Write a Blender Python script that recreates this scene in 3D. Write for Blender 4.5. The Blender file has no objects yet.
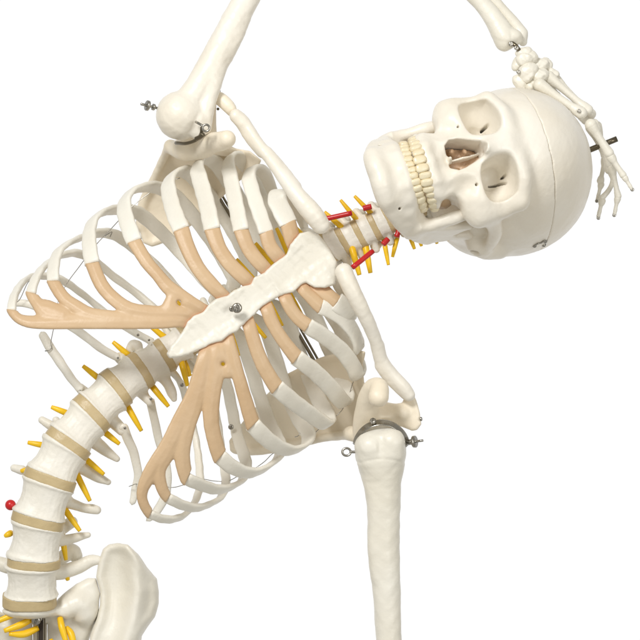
import bpy, math, random
import numpy as np
from mathutils import Vector
F = np.float32
C = bpy.context.scene.collection
S = bpy.context.scene
ONLY = ''
random.seed(4)

# ------------------------------------------------------------------ camera, light, exposure
DIST = 2600.0                                   # mm from the camera to the sternum
MM = 0.001
cam = bpy.data.cameras.new('camera'); co = bpy.data.objects.new('camera', cam); C.objects.link(co)
co.location = (0, -DIST*MM, 0); co.rotation_euler = (math.radians(90), 0, 0)
cam.sensor_width = 36; cam.lens = 36/(640/DIST); cam.clip_start = .05; cam.clip_end = 100
S.camera = co
S.view_settings.view_transform = 'Standard'; S.view_settings.look = 'None'
S.view_settings.exposure = 0; S.view_settings.gamma = 1
w = bpy.data.worlds.new('World'); S.world = w; w.use_nodes = True
nt = w.node_tree; nt.nodes.clear()
out = nt.nodes.new('ShaderNodeOutputWorld'); bg = nt.nodes.new('ShaderNodeBackground')
tc = nt.nodes.new('ShaderNodeTexCoord'); sp = nt.nodes.new('ShaderNodeSeparateXYZ'); rp = nt.nodes.new('ShaderNodeValToRGB')
# white studio cove behind the model, dimmer grey room on the camera's side
rp.color_ramp.elements[0].position = 0.70; rp.color_ramp.elements[0].color = (.43, .415, .375, 1)
rp.color_ramp.elements[1].position = 0.90; rp.color_ramp.elements[1].color = (1.0, 1.0, 1.0, 1)
mp = nt.nodes.new('ShaderNodeMapRange'); mp.inputs['From Min'].default_value = -1; mp.inputs['From Max'].default_value = 1
nt.links.new(tc.outputs['Generated'], sp.inputs[0]); nt.links.new(sp.outputs['Y'], mp.inputs['Value'])
nt.links.new(mp.outputs[0], rp.inputs[0]); nt.links.new(rp.outputs[0], bg.inputs['Color'])
bg.inputs['Strength'].default_value = 1.03
nt.links.new(bg.outputs[0], out.inputs[0])

def area(name, loc, size, power, col=(1, 1, 1), target=(0, 0, 0)):
    l = bpy.data.lights.new(name, 'AREA'); l.shape = 'RECTANGLE'; l.size = size[0]; l.size_y = size[1]
    l.energy = power; l.color = col
    o = bpy.data.objects.new(name, l); C.objects.link(o); o.location = loc
    o.rotation_euler = (Vector(target)-Vector(loc)).to_track_quat('-Z', 'Y').to_euler()
    return o
area('softbox_key', (-1.1, -2.5, 1.7), (.75, .75), 71, (1, .995, .985))
area('softbox_fill', (1.5, -2.6, .2), (1.2, 1.2), 22, (1, 1, .99))

# ------------------------------------------------------------------ materials
def mat(name, col, rough=.45, var=.06, bump=.15, scale=60, metal=0, sss=0.0, spec=.5, dirt=None, dirtscale=14, streak=None):
    m = bpy.data.materials.new(name); m.use_nodes = True
    n = m.node_tree; b = n.nodes['Principled BSDF']
    b.inputs['Roughness'].default_value = rough; b.inputs['Metallic'].default_value = metal
    b.inputs['Specular IOR Level'].default_value = spec
    t = n.nodes.new('ShaderNodeTexCoord')
    no = n.nodes.new('ShaderNodeTexNoise'); no.inputs['Scale'].default_value = dirtscale; no.inputs['Detail'].default_value = 5
    n.links.new(t.outputs['Object'], no.inputs['Vector'])
    r = n.nodes.new('ShaderNodeValToRGB'); r.color_ramp.elements[0].position = .35; r.color_ramp.elements[1].position = .68
    d = dirt or [c*(1-2*var) for c in col]
    r.color_ramp.elements[0].color = (*d, 1); r.color_ramp.elements[1].color = (*col, 1)
    n.links.new(no.outputs['Fac'], r.inputs[0]); n.links.new(r.outputs[0], b.inputs['Base Color'])
    if bump:
        n2 = n.nodes.new('ShaderNodeTexNoise'); n2.inputs['Scale'].default_value = scale*2.4; n2.inputs['Detail'].default_value = 6
        n2.inputs['Roughness'].default_value = .6
        n.links.new(t.outputs['Object'], n2.inputs['Vector'])
        bp = n.nodes.new('ShaderNodeBump'); bp.inputs['Strength'].default_value = bump; bp.inputs['Distance'].default_value = .0022
        n.links.new(n2.outputs['Fac'], bp.inputs['Height']); n.links.new(bp.outputs[0], b.inputs['Normal'])
        ra = n.nodes.new('ShaderNodeMapRange'); ra.inputs['To Min'].default_value = rough-.1; ra.inputs['To Max'].default_value = rough+.12
        n.links.new(n2.outputs['Fac'], ra.inputs['Value']); n.links.new(ra.outputs[0], b.inputs['Roughness'])
    if sss:
        b.inputs['Subsurface Weight'].default_value = sss; b.inputs['Subsurface Radius'].default_value = (1, .7, .45)
        b.inputs['Subsurface Scale'].default_value = .003
    return m
M = dict(
 skull=mat('skull_plastic', (.88, .84, .76), .34, .03, .17, 55, dirt=(.83, .77, .66)),
 bone=mat('bone_plastic', (.83, .80, .72), .36, .03, .2, 70, dirt=(.77, .73, .63)),
 rib=mat('rib_plastic', (.84, .82, .75), .40, .03, .2, 110, dirt=(.80, .76, .67)),
 scap=mat('scapula_plastic', (.88, .80, .66), .42, .03, .2, 60, dirt=(.84, .74, .58)),
 vert=mat('vertebra_plastic', (.83, .80, .73), .40, .03, .28, 80, dirt=(.76, .72, .62)),
 cart=mat('cartilage_rubber', (.66, .48, .30), .40, .03, .25, 40, dirt=(.58, .395, .225), spec=.45),
 pink=mat('cartilage_pink_edge', (.74, .40, .26), .36, .03, .15, 40),
 disc=mat('disc_rubber', (.57, .45, .25), .36, .05, .3, 60, dirt=(.47, .36, .19)),
 yellow=mat('nerve_yellow', (.92, .60, .015), .35, .02, .1, 50, dirt=(.86, .50, .01)),
 red=mat('artery_red', (.55, .012, .015), .3, .02, .08, 50),
 tooth=mat('tooth_enamel', (.84, .76, .56), .25, .05, .1, 80, dirt=(.76, .63, .40), dirtscale=60),
 metal=mat('steel', (.42, .40, .36), .25, .1, .05, 100, metal=1),
 rod=mat('dark_steel', (.20, .17, .12), .3, .1, .05, 100, metal=1),
 inner=mat('inner_tan', (.66, .50, .34), .4, .04, .25, 60, dirt=(.52, .36, .22), dirtscale=60),
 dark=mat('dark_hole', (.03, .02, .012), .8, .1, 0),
 nasal=mat('nasal_inner', (.72, .52, .36), .35, .05, .25, 60, dirt=(.38, .22, .11), dirtscale=60),
)

# ------------------------------------------------------------------ coordinates
def W(px, py, d=0.0):
    k = 1+d/DIST
    return np.array([(px-320)*k, d, (320-py)*k], dtype=np.float64)

# ------------------------------------------------------------------ signed distance toolkit (mm)
def vlen(v): return np.sqrt(np.einsum('ij,ij->i', v, v))
def smin(a, b, k):
    h = np.maximum(k-np.abs(a-b), 0)/k
    return np.minimum(a, b)-h*h*k*F(.25)
def smax(a, b, k): return -smin(-a, -b, k)
def ell(P, c, r):
    q = P-np.array(c, F); r = np.array(r, F)
    k0 = vlen(q/r); k1 = vlen(q/(r*r))+F(1e-6)
    return k0*(k0-1)/k1
def cap(P, a, b, ra, rb):
    a = np.array(a, F); b = np.array(b, F); ba = b-a; pa = P-a
    h = np.clip(pa@ba/max(float(ba@ba), 1e-6), 0, 1)
    return vlen(pa-h[:, None]*ba)-(F(ra)+(F(rb)-F(ra))*h)
def catmull(pts, n):
    P = np.array(pts, float); m = len(P)
    if m == 2: t = np.linspace(0, 1, n)[:, None]; return P[0]*(1-t)+P[1]*t
    E = np.vstack([2*P[0]-P[1], P, 2*P[-1]-P[-2]])
    out = []
    u = np.linspace(0, m-1, n)
    for s in u:
        i = min(int(s), m-2); t = s-i
        a, b, c, d = E[i:i+4]
        out.append(.5*((2*b)+(-a+c)*t+(2*a-5*b+4*c-d)*t*t+(-a+3*b-3*c+d)*t**3))
    return np.array(out)
def chain(P, pts, k=0):
    """pts: [(x,y,z,r)...]"""
    if len(pts) > 2: pts = catmull(pts, (len(pts)-1)*3+1)
    d = None
    for a, b in zip(pts[:-1], pts[1:]):
        e = cap(P, a[:3], b[:3], a[3], b[3])
        d = e if d is None else np.minimum(d, e)
    return d
def poly2(X, Y, pts):
    """signed distance to a polygon"""
    d = np.full(X.shape, 1e12, F); s = np.ones(X.shape, F); n = len(pts); j = n-1
    for i in range(n):
        xi, yi = pts[i]; xj, yj = pts[j]
        ex, ey = xj-xi, yj-yi; wx = X-F(xi); wy = Y-F(yi)
        t = np.clip((wx*ex+wy*ey)/(ex*ex+ey*ey), 0, 1)
        bx = wx-ex*t; by = wy-ey*t
        d = np.minimum(d, bx*bx+by*by)
        c1 = Y >= yi; c2 = Y < yj; c3 = ex*wy > ey*wx
        s = np.where((c1 & c2 & c3) | (~c1 & ~c2 & ~c3), -s, s); j = i
    return s*np.sqrt(d)
def extr(sd, h, t, r=1.5):
    """2D distance sd extruded over |h|<t with rounded edges"""
    a = sd+F(r); b = np.abs(h)-t+F(r)
    return np.minimum(np.maximum(a, b), 0)+np.sqrt(np.maximum(a, 0)**2+np.maximum(b, 0)**2)-F(r)
def lump(P, amp, f, seed=0.0):
    x, y, z = P[:, 0]*F(f), P[:, 1]*F(f), P[:, 2]*F(f)
    s = F(seed)
    return F(amp*.55)*(np.sin(x+1.7*np.sin(y*1.3+s))*np.cos(z*1.1+s)+.6*np.sin(2.1*y+1.3*np.sin(1.9*z+s)+s)*np.cos(1.7*x)+.4*np.sin(3.3*z+1.5*np.sin(2.7*x)+s)*np.sin(2.9*y))

def mesh_sdf(f, lo, hi, h, slack=1.5):
    lo = np.array(lo, np.float64); hi = np.array(hi, np.float64)
    B = 6
    nb = np.ceil((hi-lo)/(h*B)).astype(int)+1
    n = nb*B
    cx = [lo[i]+(np.arange(nb[i])*B+(B-1)/2)*h for i in range(3)]
    G = np.stack(np.meshgrid(*cx, indexing='ij'), -1).reshape(-1, 3).astype(F)
    dc = f(G)
    keep = np.abs(dc) < B*h*.87*slack
    g = np.repeat(np.repeat(np.repeat(dc.reshape(nb), B, 0), B, 1), B, 2).astype(F)
    kb = np.stack(np.unravel_index(np.nonzero(keep)[0], nb), -1)
    if len(kb) == 0: return np.zeros((0, 3)), np.zeros((0, 4), int)
    off = np.stack(np.meshgrid(*[np.arange(B)]*3, indexing='ij'), -1).reshape(-1, 3)
    CH = 3000
    for s in range(0, len(kb), CH):
        idx = (kb[s:s+CH, None, :]*B+off[None]).reshape(-1, 3)
        g[idx[:, 0], idx[:, 1], idx[:, 2]] = f((lo+idx*h).astype(F))
    ins = g < 0
    ins[0] = ins[-1] = False; ins[:, 0] = ins[:, -1] = False; ins[:, :, 0] = ins[:, :, -1] = False
    g = np.where(ins, g, np.maximum(g, F(1e-4)))
    n = np.array(g.shape)
    cells, pts, quads = [], [], []
    st = np.array([n[1]*n[2], n[2], 1])
    for ax in range(3):
        sl0 = [slice(None)]*3; sl1 = [slice(None)]*3
        sl0[ax] = slice(0, -1); sl1[ax] = slice(1, None)
        e = np.argwhere(ins[tuple(sl0)] != ins[tuple(sl1)])
        e1 = e.copy(); e1[:, ax] += 1
        v0 = g[e[:, 0], e[:, 1], e[:, 2]]; v1 = g[e1[:, 0], e1[:, 1], e1[:, 2]]
        t = v0/(v0-v1)
        p = e.astype(np.float64); p[:, ax] += t
        b, c = (ax+1) % 3, (ax+2) % 3
        ids = []
        for db, dcc in ((0, 0), (-1, 0), (-1, -1), (0, -1)):
            q = e.copy(); q[:, b] += db; q[:, c] += dcc
            ids.append(q@st); cells.append(ids[-1]); pts.append(p)
        qd = np.stack(ids, 1)
        flip = v0 > 0
        qd[flip] = qd[flip][:, ::-1]
        quads.append(qd)
    cells = np.concatenate(cells); pts = np.concatenate(pts); quads = np.concatenate(quads)
    u, inv = np.unique(cells, return_inverse=True)
    cnt = np.bincount(inv)
    V = np.stack([np.bincount(inv, pts[:, i])/cnt for i in range(3)], 1)*h+lo
    Q = np.searchsorted(u, quads)
    return V, Q

ROOT = None
def link(name, V, Q, m, parent=None, smooth=True, label=None):
    me = bpy.data.meshes.new(name)
    V = np.asarray(V, np.float64)*MM
    base = V.mean(0) if len(V) else np.zeros(3)
    V = V-base
    me.vertices.add(len(V)); me.vertices.foreach_set('co', V.astype(F).ravel())
    if isinstance(Q, np.ndarray):
        k = Q.shape[1]
        me.loops.add(Q.size); me.loops.foreach_set('vertex_index', Q.astype(np.int32).ravel())
        me.polygons.add(len(Q)); me.polygons.foreach_set('loop_start', np.arange(0, Q.size, k, dtype=np.int32))
        me.polygons.foreach_set('loop_total', np.full(len(Q), k, np.int32))
    else:
        fl = [i for q in Q for i in q]; ls = np.cumsum([0]+[len(q) for q in Q[:-1]])
        me.loops.add(len(fl)); me.loops.foreach_set('vertex_index', fl)
        me.polygons.add(len(Q)); me.polygons.foreach_set('loop_start', ls); me.polygons.foreach_set('loop_total', [len(q) for q in Q])
    me.polygons.foreach_set('use_smooth', [smooth]*len(me.polygons))
    me.update(calc_edges=True); me.validate()
    me.materials.append(M[m] if isinstance(m, str) else m)
    o = bpy.data.objects.new(name, me); C.objects.link(o); o.location = base
    p = parent if parent is not None else ROOT
    if p is not None:
        o.parent = p
        if p is not ROOT: o.location = Vector(base)-p.matrix_basis.translation
    if label: o['label'] = label
    return o
def sdf(name, f, lo, hi, h, m, parent=None, label=None, slack=1.5):
    V, Q = mesh_sdf(f, lo, hi, h, slack)
    return link(name, V, Q, m, parent, label=label)
def bounds(pts, pad):
    a = np.array([p[:3] for p in pts], float); return a.min(0)-pad, a.max(0)+pad

def resample(P, n):
    s = np.r_[0, np.cumsum(np.linalg.norm(np.diff(P[:, :3], axis=0), axis=1))]
    t = np.linspace(0, s[-1], n)
    return np.stack([np.interp(t, s, P[:, i]) for i in range(P.shape[1])], 1)
def sweep(path, normals, wid, thk, n=18, e=2.6, tip0=False, tip1=False, rough=0.0, cap_ends=True):
    """band swept along path; wid across the surface, thk along the normal"""
    path = np.asarray(path, float); T = np.gradient(path[:, :3], axis=0); T /= np.linalg.norm(T, axis=1)[:, None]
    N = np.asarray(normals, float); N = N-(N*T).sum(1)[:, None]*T; N /= np.linalg.norm(N, axis=1)[:, None]+1e-9
    Wd = np.cross(T, N); k = len(path)
    wid = np.broadcast_to(wid, (k,)).astype(float).copy(); thk = np.broadcast_to(thk, (k,)).astype(float).copy()
    s = np.r_[0, np.cumsum(np.linalg.norm(np.diff(path[:, :3], axis=0), axis=1))]
    for flag, dd in ((tip0, s), (tip1, s[-1]-s)):
        if flag:
            r = np.minimum(dd/(wid.mean()*.5), 1); f = np.sqrt(np.clip(1-(1-r)**2, .004, 1)); wid *= f; thk *= np.sqrt(f)
    a = np.linspace(0, 2*np.pi, n, endpoint=False)
    ca, sa = np.cos(a), np.sin(a)
    cx = np.sign(ca)*np.abs(ca)**(2/e)/2; sy = np.sign(sa)*np.abs(sa)**(2/e)/2
    V = path[:, None, :3]+Wd[:, None]*(cx[None, :, None]*wid[:, None, None])+N[:, None]*(sy[None, :, None]*thk[:, None, None])
    if rough:
        V += rough*np.sin(V[..., [1, 2, 0]]*.23+V[..., [2, 0, 1]]*.31)
    V = V.reshape(-1, 3)
    i = np.arange(k-1)[:, None]*n; j = np.arange(n)[None]; j2 = (j+1) % n
    Q = np.stack([i+j, i+j2, i+n+j2, i+n+j], -1).reshape(-1, 4)
    Q = [tuple(q) for q in Q[:, ::-1]]
    if cap_ends: Q += [tuple(range(n)), tuple(range((k-1)*n, k*n))[::-1]]
    return V, Q
def rodmesh(pts, r, n=12, tip=False):
    """round tube through 3D points, r scalar or list"""
    P = np.array(pts, float)
    rr = np.broadcast_to(r, (len(P),)).astype(float)
    Pr = catmull(np.c_[P, rr], (14 if tip else 6)*(len(P)-1) if len(P) > 2 else (24 if tip else 8))
    T = np.gradient(Pr[:, :3], axis=0)
    up = np.array([.3, 1, .2]); N = np.tile(up, (len(Pr), 1))
    return sweep(Pr[:, :3], N, Pr[:, 3]*2, Pr[:, 3]*2, n, 2.0, tip, tip)
def tube(name, pts, r, m, parent=None, label=None, n=12):
    V, Q = rodmesh(pts, r, n); return link(name, V, Q, m, parent, label=label)
def screw(px, py, d, r=2.6, parent=None, m='metal', name='screw', axis=(0, -1, 0)):
    """domed screw head with a slot"""
    c = W(px, py, d); ax = np.array(axis, float); ax /= np.linalg.norm(ax)
    o = np.cross(ax, [.3, .1, 1]); o /= np.linalg.norm(o)
    def f(P):
        q = P-c.astype(F); a = q@ax.astype(F); R = np.sqrt(np.maximum(vlen(q)**2-a*a, 0))
        dd = extr(R-F(r), a, F(r*.55), r*.4)
        sl = np.maximum(np.abs(q@o.astype(F))-F(r*.16), F(r*.15)-a)
        return np.maximum(dd, -sl)
    return sdf(name, f, c-r*1.6, c+r*1.6, r/7, m, parent)

# the one thing in the picture
ROOT = bpy.data.objects.new('anatomical_skeleton', None); C.objects.link(ROOT)
ROOT['label'] = 'ivory plastic teaching skeleton bent sideways, one hand resting on its skull, before a white background'
ROOT['category'] = 'skeleton'

def want(k): return (not ONLY) or (k in ONLY.split(','))

# torso frame: u up the torso, l to the skeleton's left (image down-right), both in picture millimetres
cu, su = .8336, .5524
def LU(px, py): dx, dy = px-245, py-300; return su*dx+cu*dy, cu*dx-su*dy
def PX(l, u): return 245+cu*u+su*l, 300-su*u+cu*l
def front(px, py):
    l, u = LU(px, py)
    l = np.minimum(np.abs(l)/172., .985)
    return 8+.17*(u+110)+95*(1-np.sqrt(1-l*l))
def frontW(P):
    k = 1+P[:, 1]/DIST; px = P[:, 0]/k+320; py = 320-P[:, 2]/k
    return px, py, front(px, py)

# ------------------------------------------------------------------ sternum
if want('torso'):
    STN = [(300,233.5),(309,232),(318,235),(324,242),(331,252),(336,262),(336,274),(334,284),(325,287.5),(314,287),(306,281.5),(300,284),(293,291.5),
           (284,293),(276,297),(268,302),(260,307),(254,314),(249,318),(240,326),(236,331),(229,334),(221,340),(211,343),(200,348.5),(188,353.5),(176,357),(170,357.5),(167.5,354),(171,347),(179,338),(184,331),
           (188,322),(194,317),(203,313),(209,305),(217,299.5),(227,297),(235,290.5),(244,287),(251,284.5),(255,278),(265,273),(271,267),(281,259.5),(287,255),(291,245)]
    def f(P):
        px, py, fr = frontW(P)
        l, u = LU(px, py)
        fr0 = 8+.17*(u+110)+2.5*np.cos(l*.09)
        sd = poly2(px, py, STN)
        for nx, ny, nr in ((239,290,4.5),(256,277,4.5),(274,264,4.5),(249,321,4.5),(264,310,5),(281,299,5),(299,287.5,5),(233,337,4),(219,345,4)):
            ux, uy = (nx-245)*su+(ny-300)*cu, 0; sg = 1 if ux > 0 else -1
            sd = smax(sd, -(np.hypot(px-nx-sg*su*5.2, py-ny-sg*cu*5.2)-F(min(nr, 5))), 1.5)
        d = extr(sd-.8, P[:, 1]-(fr0+3), F(5.5), 3.2)
        d = d-.6*np.exp(-((u-34)/3.)**2)+.35*np.exp(-((u-31)/1.0)**2)
        return d+lump(P, .8, .16)+lump(P, .30, .5, 2)
    st = sdf('sternum', f, W(160,365,0)-[0,15,0], W(345,225,0)+[0,60,0], 1.0, 'bone')
    def g(P):
        px, py, fr = frontW(P); return np.minimum(np.hypot(px-237, py-308)-3.4, 99)
    screw(237, 308, 9, 5.2, st)
    screw(232, 309, 11, 3, st)

    # ribs, front part from the cartilage to the outermost bend, then the visible back part
    RF = {1:[(288,223),(281,209),(277,199)], 2:[(266,232),(259,212),(252,190),(249,176)], 3:[(241,230),(236,205),(231,180),(228,163)],
          4:[(212,229),(207,205),(200,180),(197,167)], 5:[(181,229),(174,212),(169,193),(168.5,181)], 6:[(134,241),(127,222),(124,205),(129,193.5)],
          7:[(92,263),(89.5,247),(89.5,231),(94,219)], 8:[(53,281),(53.5,267),(57,254),(65,245.5)], 9:[(31,293),(34.5,281),(41,270),(49,262)],
          10:[(11.5,310),(13.5,298),(19,287),(26,279.5)]}
    RB = {1:[(280,192),(289,195),(299,212),(308,236)], 2:[(254,168),(264,173),(273,193),(284,220),(296,240)], 3:[(234,156),(246,165),(258,190),(270,220),(282,246)],
          4:[(203,159),(215,162),(228,180),(244,208),(258,238),(266,258)], 5:[(175,173),(188,172),(203,188),(222,213),(240,243),(250,268)],
          6:[(140,188),(155,187),(172,194),(190,212),(210,238),(227,265),(234,280)], 7:[(104,212),(118,209.5),(138,213),(160,231),(185,257),(205,280),(217,293)],
          8:[(80,238),(98,233),(115,235),(132,246),(155,266),(176,290),(197,316)], 9:[(60,256),(76,253),(93,260),(113,276),(140,296),(160,314),(177,332)],
          10:[(34,276),(45,276),(62,280),(85,296),(108,315),(130,330),(152,342)]}
    LF = {1:[(337,302),(346,309),(353,313)], 2:[(321,307),(335,313),(348,324),(356,337)], 3:[(308,326),(325,337),(342,351),(353,366)],
          4:[(297,358),(315,372),(331,388),(340,399)], 5:[(277,388),(295,403),(313,416),(323,423)], 6:[(253,425),(267,439),(283,449),(296,450)],
          7:[(220,457),(234,468),(250,473),(264,469)], 8:[(187,479),(201,485),(217,489.5),(231,487)], 9:[(168,498),(181,504.5),(196,508),(210,504)],
          10:[(150,514),(161,518.5),(174,519),(187,513)]}

    # -------------------------------------------------------------- costal cartilage
    def cartilage(name, groups, holes=(), label=None, th=2.3, h=1.0, cuts=(), grow=1.13):
        allp = [q for g in groups for q in g]
        xs = [q[0] for q in allp]; ys = [q[1] for q in allp]
        dmin = min(front(q[0], q[1]) for q in allp)-12; dmax = max(front(q[0], q[1]) for q in allp)+16
        cc = []
        for c in cuts:
            R_ = (RF if c[0] == 'R' else LF)[c[1]]; gi = c[2]; g = groups[gi]; first = c[0] == 'R'
            a = np.array(R_[0], float); b = np.array(R_[1], float); p = np.array((g[1] if first else g[-2])[:2], float)
            dr = (b-a); dr /= np.linalg.norm(dr)
            n_ = (*(a+dr*7), (g[0] if first else g[-1])[2]); n0 = (*a, n_[2])
            groups = list(groups); groups[gi] = [n_, n0]+list(g[1:]) if first else list(g[:-1])+[n0, n_]
            cc.append((a, dr))
        def f(P):
            px, py, fr = frontW(P)
            stn = poly2(px, py, STN); fr = fr+6.0*np.exp(-np.maximum(stn, 0)/5)
            Q2 = np.stack([px, py, np.zeros_like(px)], 1).astype(F)
            sd = None
            for g in groups:
                e = chain(Q2, [(a, b, 0, r*grow) for a, b, r in g])
                sd = e if sd is None else smin(sd, e, 3)
            for hx, hy, r in holes: sd = smax(sd, -(np.hypot(px-hx, py-hy)-r), 3)
            l, u = LU(px, py)
            sl = np.clip(np.abs(l)/172, 0, .95); slope = np.sqrt(1-sl*sl)
            # a gentle crown across the strip
            bul = np.clip(-sd, 0, 7)*.40
            d = extr(sd, (P[:, 1]-fr)*slope, F(th)+bul*.5, 2.4)*.85+lump(P, .15, .17)
            for a, dr in cc:
                pl = (px-a[0])*dr[0]+(py-a[1])*dr[1]; far = np.hypot(px-a[0]-dr[0]*6, py-a[1]-dr[1]*6)-15
                d = smax(d, np.minimum(pl-.4, -far), .5)
            return d
        lo = np.array([min(xs)-16-320, dmin, 320-max(ys)-16]); hi = np.array([max(xs)+16-320, dmax, 320-min(ys)+16])
        lo[[0, 2]] -= 8*(lo[[0, 2]] < 0); hi[[0, 2]] += 8*(hi[[0, 2]] > 0)
        o = sdf(name, f, lo, hi, h, 'cart', label=label)
        me = o.data; co_ = np.empty(len(me.vertices)*3, F); me.vertices.foreach_get('co', co_)
        co_ = co_.reshape(-1, 3)/MM+np.array(o.location)/MM
        px, py, _ = frontW(co_.astype(F)); e = np.exp(-np.maximum(poly2(px.astype(F), py.astype(F), STN)-.3, 0)/1.7)*.85
        at = me.attributes.new('rim', 'FLOAT', 'POINT'); at.data.foreach_set('value', e.astype(F))
        return o
    m_ = M['cart'].node_tree; b_ = m_.nodes['Principled BSDF']; src = b_.inputs['Base Color'].links[0].from_socket
    at_ = m_.nodes.new('ShaderNodeAttribute'); at_.attribute_name = 'rim'; mx = m_.nodes.new('ShaderNodeMixRGB')
    mx.inputs[2].default_value = (.74, .36, .22, 1)
    m_.links.new(at_.outputs['Fac'], mx.inputs[0]); m_.links.new(src, mx.inputs[1]); m_.links.new(mx.outputs[0], b_.inputs['Base Color'])
    # right side, ribs 1 to 5 free, 6 to 10 fused into the costal arch
    for n_, g in enumerate(([(288,227,7.5),(292,238,7.2),(297,250,7)],
              [(266.5,236,6.5),(270,246,6.5),(280,259,6.5),(285,265,6)],
              [(242,234,6.8),(248,248,6.5),(257,260,6.5),(270,274,6)],
              [(213,233,7.2),(219,248,6.8),(229,263,6.6),(241,275,6.6),(255,288,6)],
              [(182,233,7.4),(188,249,7),(198,268,6.6),(211,284,6.6),(227,300,6)])):
        cartilage('costal_cartilage', [g], cuts=[('R', n_+1, 0)])
    cartilage('costal_arch', [
        [(135.5,245,6.4),(146,261,6),(158,275,5.8),(168,287,6.5),(182,297,6.5),(196,306,6),(210,314,6)],
        [(92.5,268,6.3),(101,284,6.2),(113,298,6.2),(130,309,6.2),(155,313,6.5),(185,314,6.5),(200,322,6)],
        [(53,286,5.6),(63,297,5.8),(75,306,6),(92,315,6.5),(120,319,7)],
        [(31,295,5.0),(38,304,5.8),(47,310,9),(62,315,8)],
        [(13,311.5,4.4),(18,318,4.4),(28,321.5,5.5),(45,322,6.5),(80,321,7.2),(125,321,7.3),(160,321,7.0),(180,320,6.6),(196,324,6)],
        [(172,297,5),(170,308,8)]], holes=[(179,302,1.6)], cuts=[('R',6,0),('R',7,1),('R',8,2),('R',9,3),('R',10,4)],
        label='fused tan cartilage of the right costal arch')
    # left side
    for n_, g in enumerate(([(316,284,6.5),(328,295,6.5),(335,301,6)],
              [(298,280,6.2),(303,288,6.2),(310,296,6),(319,305.5,6.4)],
              [(281,290,6),(286,299,6),(291,309,6),(298,318,6),(306,325,6.4)],
              [(262,298,6),(267,309,6.2),(272,322,6.2),(282,339,6),(295,356,6.8)],
              [(245,313,6),(249,325,6.2),(254,342,6.3),(263,365,6.6),(275,386,7)])):
        cartilage('costal_cartilage', [g], cuts=[('L', n_+1, 0)])
    cartilage('costal_arch', [
        [(225,328,5),(229,340,5),(234,360,5.8),(241,385,6),(251,423,6.8)],
        [(215,335,6),(217,348,7),(216,370,8),(212,395,7.6),(211.5,425,7),(218,455,7)],
        [(207,338,6),(206,352,6.5),(201,375,8),(193,405,8.5),(186,430,7.5),(182,455,7.2),(184,476,6.2)],
        [(199,385,6),(182,420,8.5),(168,450,8),(159,470,6.2),(162,488,5.3),(166,497,4.8)],
        [(172,440,7),(154,468,7.5),(143,488,5.4),(143,502,4.6),(150,512,4.6)],
        [(222,345,5),(222,352,4),(228,372,6)]], holes=[(223,364,1.9),(152.5,497,3.6),(226,389,2)], cuts=[('L',6,0),('L',7,1),('L',8,2),('L',9,3),('L',10,4)],
        label='fused tan cartilage of the left costal arch')

    # -------------------------------------------------------------- ribs
    uv = {1:84, 2:66, 3:47, 4:27, 5:6, 6:-15, 7:-37, 8:-60, 9:-83, 10:-107}
    def spine_d(u): return float(np.interp(u, [-150,-107,-40,30,84,110], [75,88,112,112,88,76]))
    # right ribs: front part from the cartilage to the outermost bend, then the visible back part
    WID = {1:19, 2:15, 3:16, 4:17, 5:17, 6:16.5, 7:15.5, 8:13, 9:10.5, 10:9}
    LB = {1:[(354,309),(348,297),(335,280),(325,266)], 2:[(359,350),(357,339),(346,318),(330,296),(316,276)], 3:[(358,377),(359,367),(350,350),(338,325),(322,300),(308,282)],
          4:[(346,404),(347,395),(340,376),(329,348),(315,318),(300,292)], 5:[(329,424),(327,415),(317,396),(306,370),(295,342),(284,312)],
          6:[(307,443),(308,433),(298,417),(287,393),(276,360),(265,328)], 7:[(279,457),(280,446),(270,424),(259,394),(248,358),(238,335)],
          8:[(243,479),(246,463),(237,434),(228,390),(218,360)], 9:[(221,497),(226,482),(222,455),(217,420),(210,390),(200,365)], 10:[(197,497),(200,478),(196,440),(188,408),(181,384)]}
    def rib(i, side):
        fr = RF[i] if side < 0 else LF[i]
        back = list(RB[i]) if side < 0 else LB[i]
        f0, f1 = np.array(fr[0], float), np.array(fr[1], float)
        P2 = [tuple(f0-(f1-f0)/np.linalg.norm(f1-f0)*.8)]+list(fr)[1:]+back+[PX(side*13, uv[i]+6)]
        k = len(fr)+(0 if side > 0 else 0)
        L = resample(catmull(np.array(P2, float), 80), 80)
        # depth profile
        klat = np.argmin(np.abs(L-np.array(P2[k])).sum(1))/79.
        j0 = front(*fr[0]); dl = {1:62, 2:82}.get(i, 98); dv = spine_d(uv[i])+16; db = dv+{1:10, 2:28, 3:38, 4:44}.get(i, 48)
        s = np.linspace(0, 1, 80)
        ds = []
        for t in s:
            if t < klat: ds.append(j0+(dl-j0)*(t/klat)**1.25)
            else:
                q = (t-klat)/(1-klat)
                ds.append(dl+(db-dl)*math.sin(math.pi/2*min(q/.5, 1)) if q < .5 else db+(dv-db)*((q-.5)/.5)**1.8)
        ds = np.array(ds); ds = np.convolve(np.pad(ds, 3, mode='edge'), np.ones(7)/7, 'valid'); ds += (j0-ds[0])*np.exp(-s*14)
        P = np.array([W(a, b, c) for (a, b), c in zip(L, ds)])
        # outward normals from the cage axis
        N = []
        for (a, b), c, p in zip(L, ds, P):
            l, u = LU(a, b); ctr = W(*PX(l*.25, u), 95 if i > 2 else 75)
            v = p-ctr
            if i == 1: v = v*.6+np.array([cu, 0, su])*12+np.array([0,-14,0])
            elif i == 2: v = v+np.array([cu, 0, su])*25
            N.append(v/np.linalg.norm(v))
        t = s
        wd = WID[i]*(1-(.10 if 2 < i < 9 else .26)*np.clip((t-klat)/(.25), 0, 1)); th = np.full(80, 5.8)+1.2*np.clip((t-klat)/.3, 0, 1)
        V, Q = sweep(P, N, wd*1.05, th, 22, 3.2, False, True, .22)
        link('rib', V, Q, 'rib')
    for i in range(1, 11):
        rib(i, -1); rib(i, 1)
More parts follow.
